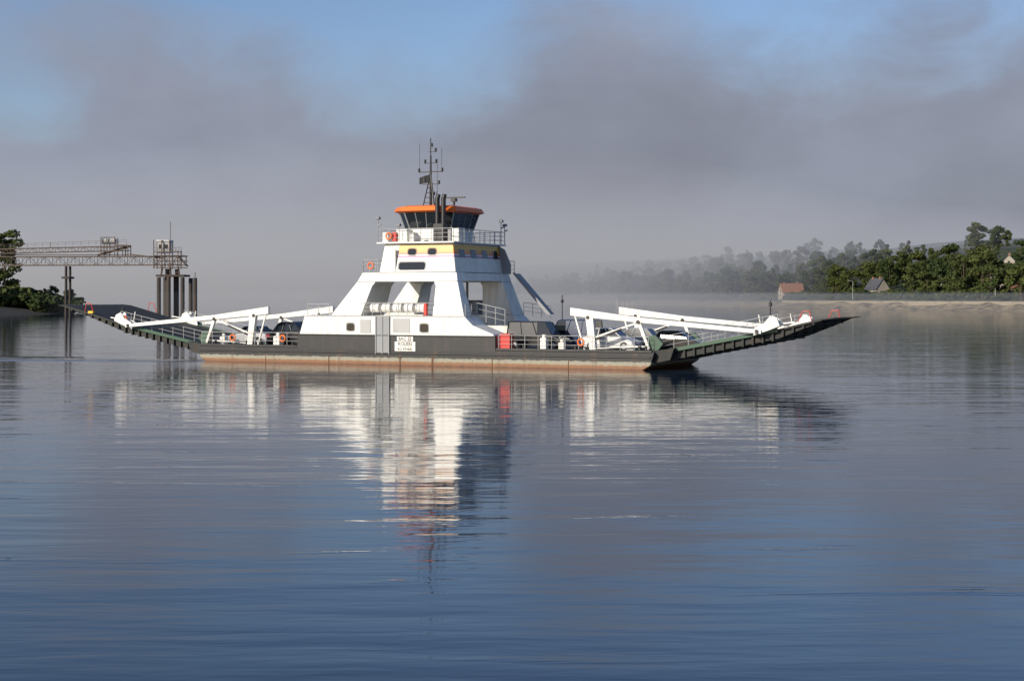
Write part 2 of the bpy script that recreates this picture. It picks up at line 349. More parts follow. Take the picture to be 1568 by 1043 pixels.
for (u, w, h, v) in ((-19.3, .5, .7, .9), (-14.2, .6, .8, 1.1), (11.2, .45, .6, .5), (9.4, .5, .9, 1.2), (16.4, .6, .5, .8)):
    b.box(u, u + w, v, v + w, DZ, DZ + h); b.tube((u + w / 2, v + w / 2, DZ + h), (u + w / 2, v + w / 2, DZ + h + .25), 0.16, 8)
b.done('deck_ventilator', M_white, F, 0.05)
b = B()
for u in (-19.9, -16.3, -11.9, 7.9, 12.6, 17.6):
    for d in (0, .5): b.tube((u + d, 0.5, DZ), (u + d, 0.5, DZ + 0.45), 0.12, 8)
b.done('mooring_bollard', M_black, F)

def ramp(fn, tipu, tipz, nm, stop):
    mid = 27.6 + (tipu - 27.6) * .5; tl = tipu - 27.6
    P = [(fn(18.9), 1.3), (fn(27.6), 3.0), (fn(mid), 3.0 + (tipz - 3.0) * 0.52), (fn(tipu), tipz)]
    b = B()
    for (a, c) in zip(P[:-1], P[1:]):
        b.hexa([(a[0], 1.1, a[1] - .14), (c[0], 1.1, c[1] - .14), (c[0], 9.9, c[1] - .14), (a[0], 9.9, a[1] - .14),
                (a[0], 1.1, a[1]), (c[0], 1.1, c[1]), (c[0], 9.9, c[1]), (a[0], 9.9, a[1])])
    def topz(u):
        for (a, c) in zip(P[:-1], P[1:]):
            lo, hi = sorted((a[0], c[0]))
            if lo - 1e-6 <= u <= hi + 1e-6: return a[1] + (c[1] - a[1]) * (u - a[0]) / (c[0] - a[0])
        return P[-1][1]
    x = 19.3
    while x < tipu - .3:
        u = fn(x); zt = topz(u) - .14; dep = 0.62 if x < 27.6 else max(0.16, 0.5 * (1 - (x - 27.6) / (tl * 1.15)))
        b.hexa([(u - .07, 1.15, zt - dep), (u + .07, 1.15, zt - dep), (u + .07, 9.85, zt - dep), (u - .07, 9.85, zt - dep), (u - .07, 1.15, zt + .02), (u + .07, 1.15, zt + .02), (u + .07, 9.85, zt + .02), (u - .07, 9.85, zt + .02)])
        x += 0.72
    for v in (1.35, 4.0, 7.0, 9.55):
        b.prism([(P[0][0], .55), (P[1][0], 2.35), (P[2][0], P[2][1] - .42), (P[3][0], P[3][1] - .16), (P[2][0], P[2][1] - .12), (P[1][0], 2.88), (P[0][0], 1.18)], v, v + .14)
    for i in range(11):
        v = 1.15 + i * 0.8; a = P[3]; du = fn(tipu + .8) - fn(tipu)
        b.hexa([(a[0], v, a[1] - .1), (a[0] + du, v + .05, a[1] + .02), (a[0] + du, v + .6, a[1] + .02), (a[0], v + .7, a[1] - .1), (a[0], v, a[1]), (a[0] + du, v + .05, a[1] + .08), (a[0] + du, v + .6, a[1] + .08), (a[0], v + .7, a[1])])
    for v in (0.5, 9.9):
        b.prism([(fn(18.0), .35), (fn(19.9), .75), (fn(20.2), 1.6), (fn(18.3), 1.3)], v, v + .6)
    b.done(nm + '_plate', M_ramp, F)
    b = B()
    for v in (1.02, 9.9):
        b.prism([(P[0][0], 1.12), (P[1][0], 2.82), (P[1][0], 3.08), (P[0][0], 1.38)], v, v + .08)
        b.prism([(fn(18.2), 1.42), (fn(18.9), 1.42), (fn(19.3), 1.9), (fn(18.7), 2.5), (fn(18.1), 2.4)], v - .3, v - .05)
    b.done(nm + '_coaming', M_green, F)
    b = B()
    for v in (1.1, 9.9): b.rail([(P[0][0], v, 1.35), (P[1][0], v, 3.05)], 1.0, 1.1, 0.022)
    b.done(nm + '_railing', M_rail, F)
    b = B()
    for v in (0.55, 10.45):
        up = 4.25
        b.prism([(fn(12.2), up + .22), (fn(12.2), up - .35), (fn(12.6), up - .42), (fn(17.3), 3.42), (fn(26.6), 2.68), (fn(26.6), 2.96), (fn(17.5), 3.78)], v - .16, v + .16)
        b.prism([(fn(13.75), DZ), (fn(14.25), DZ), (fn(14.0), up - .5), (fn(13.4), up - .45)], v - .18, v + .18)
        b.beam((fn(14.1), v, 2.3), (fn(17.3), v, 3.35), .12, .14)
        b.beam((fn(13.3), v, DZ), (fn(12.5), v, up - .3), .12, .13)
        b.beam((fn(17.5), v, 3.5), (fn(18.3), v, 1.5), .22, .28, .2)
        b.beam((fn(14.1), v, 1.5), (fn(18.1), v, 1.7), .1, .1)
        vi = 1.25 if v < 5 else 9.75
        pl = [(fn(26.0), 2.55), (fn(27.2), 2.95), (fn(27.9), 3.25), (fn(27.7), 3.75), (fn(27.2), 3.95), (fn(26.8), 3.45), (fn(26.1), 3.1)]
        b.prism(pl, min(v, vi), min(v, vi) + .14); b.prism(pl, max(v, vi) - .14, max(v, vi))
        b.beam((fn(27.2), vi, 3.3), (fn(28.8), vi, 3.5), .1, .1)
        b.beam((fn(26.4), vi, 2.95), (fn(26.2), vi, 4.0), .08, .08)
    b.done(nm + '_lifting_arm', M_white, F, 0.025)
    b = B()
    for v in (0.55, 10.45):
        b.tube((fn(14.0), v, 2.1), (fn(16.2), v, 2.95), .09, 8)
        for (pu, pz) in ((13.6, 3.75), (17.5, 3.45), (26.3, 2.85)): b.tube((fn(pu), v - .22, pz), (fn(pu), v + .22, pz), .14, 10)
    b.done(nm + '_pivot_pins', M_black, F)
    b = B()
    for v in (1.2, 9.8):
        h0 = 27.6 + tl * .55; z0 = topz(fn(h0))
        b.tube((fn(h0 - .3), v, z0), (fn(h0), v, z0 + .8), .03); b.tube((fn(h0), v, z0 + .8), (fn(h0 + .5), v, z0 + .85), .03); b.tube((fn(h0 + .5), v, z0 + .85), (fn(h0 + .7), v, z0), .03)
    b.done(nm + '_red_hoop', M_red, F)
    if stop:
        b = B(); b.box(min(fn(30.6), fn(31.1)), max(fn(30.6), fn(31.1)), 1.05, 1.3, topz(fn(30.8)) + .02, topz(fn(30.8)) + .22); b.done(nm + '_yellow_stop', M_yellow, F)
ramp(lambda u: u, 30.7, 3.75, 'ramp', False)
ramp(mir, 33.6, 4.5, 'ramp', True)

# ------------------------------------------------------------------ CARS
def car(name, u, v, flip, mat, L=4.2, W=1.76, H=1.5, van=False):
    z = DZ + 0.01
    E = empty(name, S2W(u, v, z), -PSI + (math.pi if flip else 0))
    h = L / 2; hb = 0.6 * H if not van else 1.05
    prof = [(-h, .35), (-h + .03, .62), (-h + .1, hb - .02), (-h + .8, hb + .04), (h * .42, hb + .02), (h - .55, hb - .14), (h - .08, hb - .3), (h, .45), (h - .05, .25), (-h + .1, .25)]
    b = B(); rings = []
    for yy, k in ((-W / 2, .0), (-W / 2 + .1, 1), (W / 2 - .1, 1), (W / 2, .0)):
        rings.append([(x * (0.985 if k == 0 else 1), yy, .25 + (zz - .25) * (0.94 if k == 0 else 1)) for x, zz in prof])
    b.loft(rings)
    if van: xs = (-h + .12, h * .62, -h + .2, h * .35)
    else: xs = (-h + .35, h * .5, -h + .95, h * .12)
    b.hexa([(xs[2] - .02, -W / 2 + .22, H - .07), (xs[3] + .02, -W / 2 + .22, H - .07), (xs[3] + .02, W / 2 - .22, H - .07), (xs[2] - .02, W / 2 - .22, H - .07),
            (xs[2] + .1, -W / 2 + .3, H), (xs[3] - .1, -W / 2 + .3, H), (xs[3] - .1, W / 2 - .3, H), (xs[2] + .1, W / 2 - .3, H)])
    for yb, yt in ((-W / 2 + .08, -W / 2 + .2), (W / 2 - .08, W / 2 - .2)):
        for t in (0, .33, .66, 1):
            b.tube((xs[0] + (xs[1] - xs[0]) * t, yb, hb - .02), (xs[2] + (xs[3] - xs[2]) * t, yt, H - .05), .045, 5)
    if van:
        for sg in (-1, 1):
            y = sg * (W / 2 - .13); b.hexa([(-h + .15, y - .03, hb), (h * .1, y - .03, hb), (h * .1, y + .03, hb), (-h + .15, y + .03, hb), (-h + .22, y - .03 - sg * .1, H - .06), (h * .1, y - .03 - sg * .1, H - .06), (h * .1, y + .03 - sg * .1, H - .06), (-h + .22, y + .03 - sg * .1, H - .06)])
    b.done('body', mat, E, 0.04)
    b = B()
    b.hexa([(xs[0], -W / 2 + .1, hb - .03), (xs[1], -W / 2 + .1, hb - .03), (xs[1], W / 2 - .1, hb - .03), (xs[0], W / 2 - .1, hb - .03),
            (xs[2], -W / 2 + .22, H - .06), (xs[3], -W / 2 + .22, H - .06), (xs[3], W / 2 - .22, H - .06), (xs[2], W / 2 - .22, H - .06)])
    b.done('glazing', M_glass, E)
    b = B()
    for x in (-h + .8, h - .8):
        for y in (-W / 2 + .1, W / 2 - .1): b.tube((x, y - .11, .32), (x, y + .11, .32), .32, 16)
    b.done('wheels', M_rubber, E)
    b = B()
    for x in (-h + .8, h - .8):
        for y in (-W / 2 - .015, W / 2 + .015): b.tube((x, y - .01, .32), (x, y + .01, .32), .19, 10)
    for y in (-.62, .62): b.box(h - .12, h + .0, y - .17, y + .17, .52, .66)
    b.done('hubcaps', M_silver, E)
    b = B()
    for y in (-.68, .68): b.box(-h - .01, -h + .1, y - .12, y + .12, .62, .85)
    b.done('tail_lights', M_red, E)
for (u, v, fl, m_, van, H) in ((-13.4, 3.2, False, M_dcar, 0, 1.9), (-17.8, 3.3, True, M_silver, 0, 1.55), (-15.2, 6.4, True, M_blue, 0, 1.9), (-8.6, 3.3, False, M_blue, 0, 1.5), (8.4, 3.2, False, M_dcar, 1, 2.1), (9.9, 6.2, True, M_blue, 1, 2.2), (14.6, 2.6, False, M_whcar, 0, 1.65), (19.6, 3.2, False, M_dcar, 0, 1.5), (15.2, 6.0, True, M_silver, 0, 1.6), (3.6, 3.6, False, M_blue, 0, 1.5)):
    car('parked_van' if van else 'parked_car', u, v, fl, m_, L=4.8 if van else 4.2, H=H, van=bool(van))

# ------------------------------------------------------------------ WATER
def water_mat():
    m, nt, b = new_mat('river_water')
    L = nt.links.new
    geo = nd(nt, 'ShaderNodeNewGeometry')
    def noise(sx, sy, scale, detail, rough=.5, rot=0, dist=0):
        mp = nd(nt, 'ShaderNodeMapping'); mp.inputs['Scale'].default_value = (sx, sy, 1); mp.inputs['Rotation'].default_value = (0, 0, rot)
        L(geo.outputs['Position'], mp.inputs['Vector'])
        n = nd(nt, 'ShaderNodeTexNoise'); n.inputs['Scale'].default_value = scale; n.inputs['Detail'].default_value = detail; n.inputs['Roughness'].default_value = rough; n.inputs['Distortion'].default_value = dist
        L(mp.outputs[0], n.inputs['Vector']); return n.outputs['Fac']
    def math_(op, a, c, d=None):
        x = nd(nt, 'ShaderNodeMath', operation=op)
        for i, q in enumerate((a, c, d)):
            if q is None: continue
            if isinstance(q, (int, float)): x.inputs[i].default_value = q
            else: L(q, x.inputs[i])
        return x.outputs[0]
    n1 = noise(.13, .55, 1.0, 2.0, .45, R(4))
    n2 = noise(.5, 1.9, 1.0, 3.0, .5, R(-5), .3)
    n3 = noise(.03, .09, 1.0, 1.0, .5, R(8))
    n4 = noise(2.2, 6, 1.0, 2.0, .5, R(10))
    patch = noise(.10, .42, 1.0, 3, .6, 0, .8)
    pm = nd(nt, 'ShaderNodeMapRange'); pm.inputs[1].default_value = .60; pm.inputs[2].default_value = .72; pm.interpolation_type = 'SMOOTHSTEP'; L(patch, pm.inputs[0])
    sp = nd(nt, 'ShaderNodeSeparateXYZ'); L(geo.outputs['Position'], sp.inputs[0])
    # ferry wake: band trailing off to the left of the hull
    dy = math_('SUBTRACT', sp.outputs[1], math_('MULTIPLY_ADD', sp.outputs[0], -0.12, 128.5))
    g = nd(nt, 'ShaderNodeMapRange'); g.interpolation_type = 'SMOOTHSTEP'; g.inputs[1].default_value = 6.0; g.inputs[2].default_value = 0.5; L(math_('ABSOLUTE', dy, 0), g.inputs[0])
    g.inputs[3].default_value = 0; g.inputs[4].default_value = 1
    xm = nd(nt, 'ShaderNodeMapRange'); xm.inputs[1].default_value = 19; xm.inputs[2].default_value = 27; xm.inputs[3].default_value = 0; xm.inputs[4].default_value = 1; L(math_('MULTIPLY', sp.outputs[0], -1), xm.inputs[0])
    g_inv = math_('SUBTRACT', 1.0, math_('MINIMUM', math_('DIVIDE', math_('ABSOLUTE', dy, 0), 5.0), 1.0))
    wake = math_('MULTIPLY', g_inv, xm.outputs[0])
    nw = noise(.35, .6, 1.0, 4, .6)
    h = math_('MULTIPLY', n1, 0.032)
    h = math_('MULTIPLY_ADD', n2, 0.010, h)
    h = math_('MULTIPLY_ADD', n3, 0.06, h)
    h = math_('MULTIPLY_ADD', math_('MULTIPLY', n4, pm.outputs[0]), 0.012, h)
    h = math_('MULTIPLY_ADD', math_('MULTIPLY', nw, wake), 0.7, h)
    bp = nd(nt, 'ShaderNodeBump'); bp.inputs['Strength'].default_value = 1; bp.inputs['Distance'].default_value = 1.0
    L(h, bp.inputs['Height']); L(bp.outputs[0], b.inputs['Normal'])
    fo = nd(nt, 'ShaderNodeMapRange'); fo.inputs[1].default_value = .47; fo.inputs[2].default_value = .62; L(noise(.22, .5, 1.0, 6, .75), fo.inputs[0])
    foam = math_('MULTIPLY', math_('MULTIPLY', fo.outputs[0], wake), 0.75)
    b.inputs['Base Color'].default_value = (0.012, 0.027, 0.052, 1)
    b.inputs['Roughness'].default_value = 0.04; b.inputs['IOR'].default_value = 1.333
    df = nd(nt, 'ShaderNodeBsdfDiffuse'); df.inputs['Color'].default_value = (.7, .66, .58, 1)
    ms = nd(nt, 'ShaderNodeMixShader'); L(foam, ms.inputs[0]); L(b.outputs[0], ms.inputs[1]); L(df.outputs[0], ms.inputs[2]); L(ms.outputs[0], nt.nodes['Material Output'].inputs['Surface'])
    return m
b = B()
b.add([(-6000, -300, 0), (6000, -300, 0), (6000, 9000, 0), (-6000, 9000, 0)], [(0, 1, 2, 3)])
b.done('river_water', water_mat())

# ------------------------------------------------------------------ TERRAIN
def interp(tab, y):
    if y <= tab[0][0]: return tab[0][1]
    for (a, p), (c, q) in zip(tab[:-1], tab[1:]):
        if y <= c: return p + (q - p) * (y - a) / (c - a)
    return tab[-1][1]
SR = [(300, 300), (450, 228), (560, 183), (700, 134), (900, 92), (1200, 48), (1600, -60), (2300, -350)]
SL = [(250, -160), (420, -150), (500, -144), (560, -156), (650, -200), (900, -340), (2000, -900)]
prR = [(-30, -3), (0, 0), (7, 1.4), (12, 4.0), (30, 5.4), (60, 10), (110, 20), (180, 33), (300, 48), (700, 66), (1500, 75)]
prL = [(-30, -3), (0, 0), (5, 1.2), (14, 2.2), (100, 4), (900, 12)]
from mathutils import noise as mn
def hR(x, y):
    d = (x - interp(SR, y)) * 0.93 + 4 * mn.noise(Vector((x * .04, y * .04, 0)))
    return interp(prR, d) + (mn.noise(Vector((x * .012, y * .012, 3))) * 3 if d > 30 else 0)
def hL(x, y):
    d = (interp(SL, y) - x) + 3 * mn.noise(Vector((x * .03, y * .03, 5)))
    return interp(prL, d)
def terrain(name, hf, xs, ys, mat):
    vs = [(x, y, hf(x, y)) for y in ys for x in xs]; n = len(xs)
    fs = [(j * n + i, j * n + i + 1, (j + 1) * n + i + 1, (j + 1) * n + i) for j in range(len(ys) - 1) for i in range(n - 1)]
    b = B(); b.add(vs, fs); return b.done(name, mat, smooth=True)
def ground_mat(name, sand, grass):
    m, nt, b = new_mat(name); L = nt.links.new
    geo = nd(nt, 'ShaderNodeNewGeometry'); sp = nd(nt, 'ShaderNodeSeparateXYZ'); L(geo.outputs['Position'], sp.inputs[0])
    n = nd(nt, 'ShaderNodeTexNoise'); n.inputs['Scale'].default_value = .12; n.inputs['Detail'].default_value = 8; n.inputs['Roughness'].default_value = .7; L(geo.outputs['Position'], n.inputs['Vector'])
    ma = nd(nt, 'ShaderNodeMath', operation='MULTIPLY_ADD'); ma.inputs[1].default_value = 3.0; L(n.outputs['Fac'], ma.inputs[0]); L(sp.outputs[2], ma.inputs[2])
    mr = nd(nt, 'ShaderNodeMapRange'); mr.inputs[1].default_value = 4.0; mr.inputs[2].default_value = 5.2; L(ma.outputs[0], mr.inputs[0])
    mx = nd(nt, 'ShaderNodeMix', data_type='RGBA'); mx.inputs[6].default_value = (*sand, 1); mx.inputs[7].default_value = (*grass, 1)
    L(mr.outputs[0], mx.inputs[0])
    m2 = nd(nt, 'ShaderNodeMix', data_type='RGBA', blend_type='MULTIPLY'); m2.inputs[0].default_value = .9
    cr = nd(nt, 'ShaderNodeValToRGB'); cr.color_ramp.elements[0].color = (.2, .2, .2, 1); cr.color_ramp.elements[0].position = .38; cr.color_ramp.elements[1].color = (1.2, 1.15, 1.0, 1); cr.color_ramp.elements[1].position = .62
    n2 = nd(nt, 'ShaderNodeTexNoise'); n2.inputs['Scale'].default_value = .3; n2.inputs['Detail'].default_value = 6; L(geo.outputs['Position'], n2.inputs['Vector']); L(n2.outputs['Fac'], cr.inputs['Fac'])
    L(mx.outputs[2], m2.inputs[6]); L(cr.outputs[0], m2.inputs[7]); L(m2.outputs[2], b.inputs['Base Color']); b.inputs['Roughness'].default_value = .95
    return m
G1 = ground_mat('bank_ground', (.27, .22, .15), (.045, .065, .025)); G2 = ground_mat('bank_mud', (.025, .024, .02), (.025, .036, .015))
terrain('far_bank_ground', hR, [-420 + i * 7 for i in range(190)], [330 + i * 14 for i in range(130)], G1)
terrain('left_bank_ground', hL, [-700 + i * 7 for i in range(82)], [260 + i * 14 for i in range(100)], G2)

# ------------------------------------------------------------------ TREES
def leaf_mat(name, c0, c1):
    m, nt, b = new_mat(name); L = nt.links.new
    oi = nd(nt, 'ShaderNodeObjectInfo'); geo = nd(nt, 'ShaderNodeNewGeometry')
    n = nd(nt, 'ShaderNodeTexNoise'); n.inputs['Scale'].default_value = .35; n.inputs['Detail'].default_value = 5; L(geo.outputs['Position'], n.inputs['Vector'])
    a = nd(nt, 'ShaderNodeMath', operation='MULTIPLY_ADD'); a.inputs[1].default_value = .6; L(oi.outputs['Random'], a.inputs[0])
    s_ = nd(nt, 'ShaderNodeMath', operation='MULTIPLY_ADD'); s_.inputs[1].default_value = 1.2; s_.inputs[2].default_value = -.35; L(n.outputs['Fac'], s_.inputs[0]); L(s_.outputs[0], a.inputs[2])
    r = nd(nt, 'ShaderNodeValToRGB'); r.color_ramp.elements[0].color = (*c0, 1); r.color_ramp.elements[1].color = (*c1, 1); L(a.outputs[0], r.inputs['Fac'])
    L(r.outputs[0], b.inputs['Base Color']); b.inputs['Roughness'].default_value = .7; b.inputs['Specular IOR Level'].default_value = .15
    return m
M_leaf = leaf_mat('foliage', (.018, .036, .012), (.075, .088, .024)); M_bark = paint('bark', (.07, .05, .035), .9)
def tree_mesh(seed, H, Wc, nb, nl, ls, shape='round'):
    rn = random.Random(seed); b = B(); b.cur = 1
    b.tube((0, 0, -1), (0, 0, H * .45), H * .02, 7, H * .013); b.tube((0, 0, H * .45), (rn.uniform(-.3, .3), 0, H * .85), H * .013, 5, .04)
    blobs = []
    for i in range(nb):
        t = rn.uniform(.22, .95) if shape != 'bush' else rn.uniform(.1, .8)
        if shape == 'conifer': rad = Wc * (1 - t) * 1.05 + .3
        elif shape == 'poplar': rad = Wc * .5 * math.sin(math.pi * min(1, t * 1.02)) ** .5
        else: rad = Wc * math.sqrt(max(0.05, 1 - ((t - .55) / .5) ** 2))
        a = rn.uniform(0, 6.283); rr = rad * rn.uniform(.3, .8)
        c = Vector((rr * math.cos(a), rr * math.sin(a), H * t)); br = rn.uniform(.18, .36) * Wc
        if shape == 'conifer': br *= .7
        blobs.append((c, br))
        if i % 2 == 0: b.tube((0, 0, H * max(.15, t - .22)), c, H * .007, 4, .03)
    b.cur = 0
    for i in range(nl):
        c, br = rn.choice(blobs)
        d = Vector((rn.gauss(0, 1), rn.gauss(0, 1), rn.gauss(0, 1))).normalized()
        p = c + Vector((d.x, d.y, d.z * .75)) * br * rn.uniform(.55, 1.12)
        nrm = (d + Vector((rn.gauss(0, .5), rn.gauss(0, .5), rn.gauss(0, .5)))).normalized()
        q = nrm.to_track_quat('Z', 'Y'); s = ls * rn.uniform(.6, 1.3); an = rn.uniform(0, 6.28); pts = []
        for k in range(4):
            aa = an + k * 1.5708 + rn.uniform(-.3, .3); pts.append(p + q @ Vector((math.cos(aa) * s, math.sin(aa) * s * .8, rn.uniform(-.15, .15) * s)))
        b.add(pts, [(0, 1, 2, 3)])
    me = bpy.data.meshes.new('tree_mesh'); me.from_pydata(b.v, [], b.f); me.materials.append(M_leaf); me.materials.append(M_bark)
    me.polygons.foreach_set('material_index', b.mi); return me
TM = [tree_mesh(1, 14, 5.2, 16, 1500, .5), tree_mesh(2, 16, 5.5, 20, 1800, .5), tree_mesh(3, 12, 5.8, 16, 1400, .5), tree_mesh(4, 17, 4.2, 18, 1400, .45, 'poplar'), tree_mesh(5, 14, 3.8, 26, 1400, .42, 'conifer'), tree_mesh(6, 13, 4.8, 12, 1200, .5)]
BM = [tree_mesh(11, 4, 3.4, 9, 600, .36, 'bush'), tree_mesh(12, 3.2, 3.0, 8, 500, .36, 'bush')]
def place(me, x, y, z, s, parent, name):
    o = bpy.data.objects.new(name, me); o.location = (x, y, z - .3); o.scale = (s * random.uniform(.85, 1.15), s * random.uniform(.85, 1.15), s); o.rotation_euler = (0, 0, random.uniform(0, 6.28)); COL.objects.link(o)
    if parent: o.parent = parent
    return o
houses = [(138, 775), (163, 700), (243, 800), (196, 720), (70, 960), (203, 640), (226, 712)]
FT = empty('distant_tree_line'); cnt = 0
rt_ = random.Random(21)
while cnt < 640:
    y = 540 + 1000 * rt_.random() ** 1.6; d = rt_.choice([rt_.uniform(14, 40), rt_.uniform(22, 90), rt_.uniform(40, 200)])
    x = interp(SR, y) + d; px = 784 + 2400 * x / y
    if px > 1680 or px < 780: continue
    ok = True
    for hx, hy in houses:
        if abs(x - hx) < 8 and -60 < y - hy < 9: ok = False
    if not ok:
        if d < 60 and rt_.random() < .6: place(rt_.choice(BM), x, y, hR(x, y), rt_.uniform(.5, .9), FT, 'bush')
        cnt += 1; continue
    if rt_.random() < .18: me = rt_.choice(BM); s = rt_.uniform(.8, 1.6)
    else: me = rt_.choice([TM[0], TM[1], TM[2], TM[5], TM[0], TM[2], TM[3], TM[4]]); s = rt_.uniform(.6, 1.2)
    place(me, x, y, hR(x, y), s, FT, 'tree_crown'); cnt += 1
for i in range(230):
    y = 530 + 560 * rt_.random(); x = interp(SR, y) + rt_.uniform(12.5, 24)
    place(rt_.choice(BM), x, y, hR(x, y), rt_.uniform(.45, 1.2), FT, 'bush')
LT = empty('left_bank_shrubs')
for i in range(44):
    x = -142.5 - 23 * (i / 44) - rt_.uniform(1, 4); y = rt_.uniform(488, 520)
    place(BM[i % 2], x, y, hL(x, y), rt_.uniform(1.2, 2.1), LT, 'shrub')
for x in (-150, -155, -162, -158): place(rt_.choice(TM), x, 530, hL(x, 530), .5, LT, 'shrub')
place(tree_mesh(31, 25, 5.6, 34, 5200, .42), -163.5, 505, hL(-163.5, 505), 1.0, None, 'tree')
place(tree_mesh(32, 22, 7.5, 30, 4800, .45), -174, 512, hL(-174, 512), 1.0, None, 'tree')

# ------------------------------------------------------------------ HOUSES
def house(x, y, w, dpt, hw, hr, rz, wall, roof, name):
    z = hR(x, y) - .3; E = empty(name, (x, y, z), rz)
    b = B(); b.box(-w / 2, w / 2, -dpt / 2, dpt / 2, -2, hw)
    b.add([(-w / 2, -dpt / 2, hw), (-w / 2, dpt / 2, hw), (-w / 2, 0, hw + hr), (w / 2, -dpt / 2, hw), (w / 2, dpt / 2, hw), (w / 2, 0, hw + hr)], [(0, 1, 2), (3, 5, 4)])
    b.done('walls', wall, E)
    b = B()
    for sg in (-1, 1):
        y0, z0 = sg * (dpt / 2 + .4), hw - .4 * hr / (dpt / 2)
        b.hexa([(-w / 2 - .3, y0, z0), (w / 2 + .3, y0, z0), (w / 2 + .3, 0, hw + hr), (-w / 2 - .3, 0, hw + hr), (-w / 2 - .3, y0, z0 + .25), (w / 2 + .3, y0, z0 + .25), (w / 2 + .3, 0, hw + hr + .25), (-w / 2 - .3, 0, hw + hr + .25)])
    b.done('roof', roof, E)
    b = B(); b.box(w * .25, w * .25 + .9, -.4, .4, hw + hr * .5, hw + hr + 1.1); b.box(-w * .35, -w * .35 + .8, -.4, .4, hw + hr * .5, hw + hr + .9); b.done('chimney', M_brick, E)
    b = B(); n = max(2, int(w / 2.6))
    for k in range(n):
        cx = -w / 2 + (k + .5) * w / n
        for zz in ([1.0] if hw < 4 else [1.0, 3.2]): b.box(cx - .5, cx + .5, -dpt / 2 - .03, -dpt / 2 + .03, zz, zz + 1.2)
    for zz in (1.0, hw - .2): b.box(-w / 2 - .03, -w / 2 + .03, -.5, .5, zz, zz + 1.2)
    b.done('windows', M_glass, E)
for i, (hx, hy) in enumerate(houses):
    w = (11, 9, 8, 8, 12, 7, 8)[i]; rz = (.15, -1.2, .2, .9, .1, .3, 1.2)[i]
    house(hx, hy, w, 7.0, (3.4, 4, 4.5, 3.4, 5, 3, 4)[i], (4, 4.5, 3.6, 3.2, 3.5, 2.6, 3.6)[i], rz, M_wall, M_tile if i in (0, 5) else M_slate, 'riverside_house')
b = B(); pts = [(interp(SR, y) + 9.5, y) for y in range(520, 780, 20)]
for (x1, y1), (x2, y2) in zip(pts[:-1], pts[1:]):
    b.hexa([(x1, y1, .8), (x1 + .6, y1, .8), (x2 + .6, y2, .8), (x2, y2, .8), (x1, y1, 3.6), (x1 + .6, y1, 3.6), (x2 + .6, y2, 3.6), (x2, y2, 3.6)])
b.done('quay_wall', paint('quay_stone', (.28, .235, .17), .9, dirt=(.05, .05, .035), amt=1, scale=.18, stretch=(1, 1, 1)))
for (x, y) in ((196, 640), (185, 600), (150, 690), (205, 720)):
    z = hR(x, y); E = empty('street_lamp', (x, y, z)); b = B(); b.tube((0, 0, 0), (0, 0, 8), .12, 6, .08); b.tube((0, 0, 8), (-1.4, 0, 8.3), .07, 5); b.box(-2.0, -1.3, -.15, .15, 8.2, 8.4); b.done('post', M_rail, E)

# ------------------------------------------------------------------ LOADING GANTRY
GY = 420.0; k = GY / 2400
gx = lambda p: (p - 784) * k
gz = lambda p: 5.25 + (455 - p) * k
G = empty('conveyor_loading_gantry', (0, GY, 0))
b = B(); yd = 1.6
def truss(x0, x1, zb0, zb1, h, n, w=.16):
    for y in (-yd, yd):
        b.beam((x0, y, zb0), (x1, y, zb1), w, w * 1.6); b.beam((x0, y, zb0 + h), (x1, y, zb1 + h), w, w * 1.6)
        for i in range(n):
            a = i / n; c = (i + 1) / n; xa, xb = x0 + (x1 - x0) * a, x0 + (x1 - x0) * c; za, zb = zb0 + (zb1 - zb0) * a, zb0 + (zb1 - zb0) * c
            b.beam((xa, y, za), (xa, y, za + h), w * .6, w * .6)
            if i % 2: b.beam((xa, y, za + h), (xb, y, zb), w * .6, w * .6)
            else: b.beam((xa, y, za), (xb, y, zb + h), w * .6, w * .6)
    for i in range(0, n + 1):
        x = x0 + (x1 - x0) * i / n; z_ = zb0 + (zb1 - zb0) * i / n
        b.beam((x, -yd, z_), (x, yd, z_), w * .6, w * .6); b.beam((x, -yd, z_ + h), (x, yd, z_ + h), w * .6, w * .6)
truss(gx(-60), gx(285), gz(407), gz(406), 2.3, 30)
truss(gx(-60), gx(196), gz(390), gz(384), 1.2, 26, .13)
b.rail([(gx(-60), -yd, gz(388) + .9), (gx(196), -yd, gz(379) + .9)], 1.0, 2.0, .04, 2)
b.hexa([(gx(200), -1.4, gz(391)), (gx(245), -1.4, gz(396)), (gx(245), 1.4, gz(396)), (gx(200), 1.4, gz(391)), (gx(200), -1.4, gz(389)), (gx(245), -1.4, gz(394)), (gx(245), 1.4, gz(394)), (gx(200), 1.4, gz(389))])
b.box(gx(-60), gx(196), -1.0, 1.0, gz(391), gz(390))
b.beam((gx(150), 0, gz(391)), (gx(200), 0, gz(377)), 1.4, .5)
for x in (157, 166, 178, 190, 198):
    b.beam((gx(x), -1.6, gz(393)), (gx(x), -1.6, gz(364 if x < 180 else 376)), .2, .2); b.beam((gx(x), 1.6, gz(393)), (gx(x), 1.6, gz(364 if x < 180 else 376)), .2, .2)
for z_ in (364, 372, 380): b.beam((gx(156), -1.6, gz(z_)), (gx(179), -1.6, gz(z_)), .18, .18)
b.beam((gx(178), -1.6, gz(376)), (gx(199), -1.6, gz(376)), .18, .2)
for x in (238, 250, 262, 275):
    top = 368 if x < 265 else 384
    for y in (-2, 2): b.beam((gx(x), y, gz(412)), (gx(x), y, gz(top)), .22, .22)
for z_ in (386, 392, 400, 410):
    for y in (-2, 2): b.beam((gx(238), y, gz(z_)), (gx(285 if z_ > 388 else 276), y, gz(z_)), .2, .2)
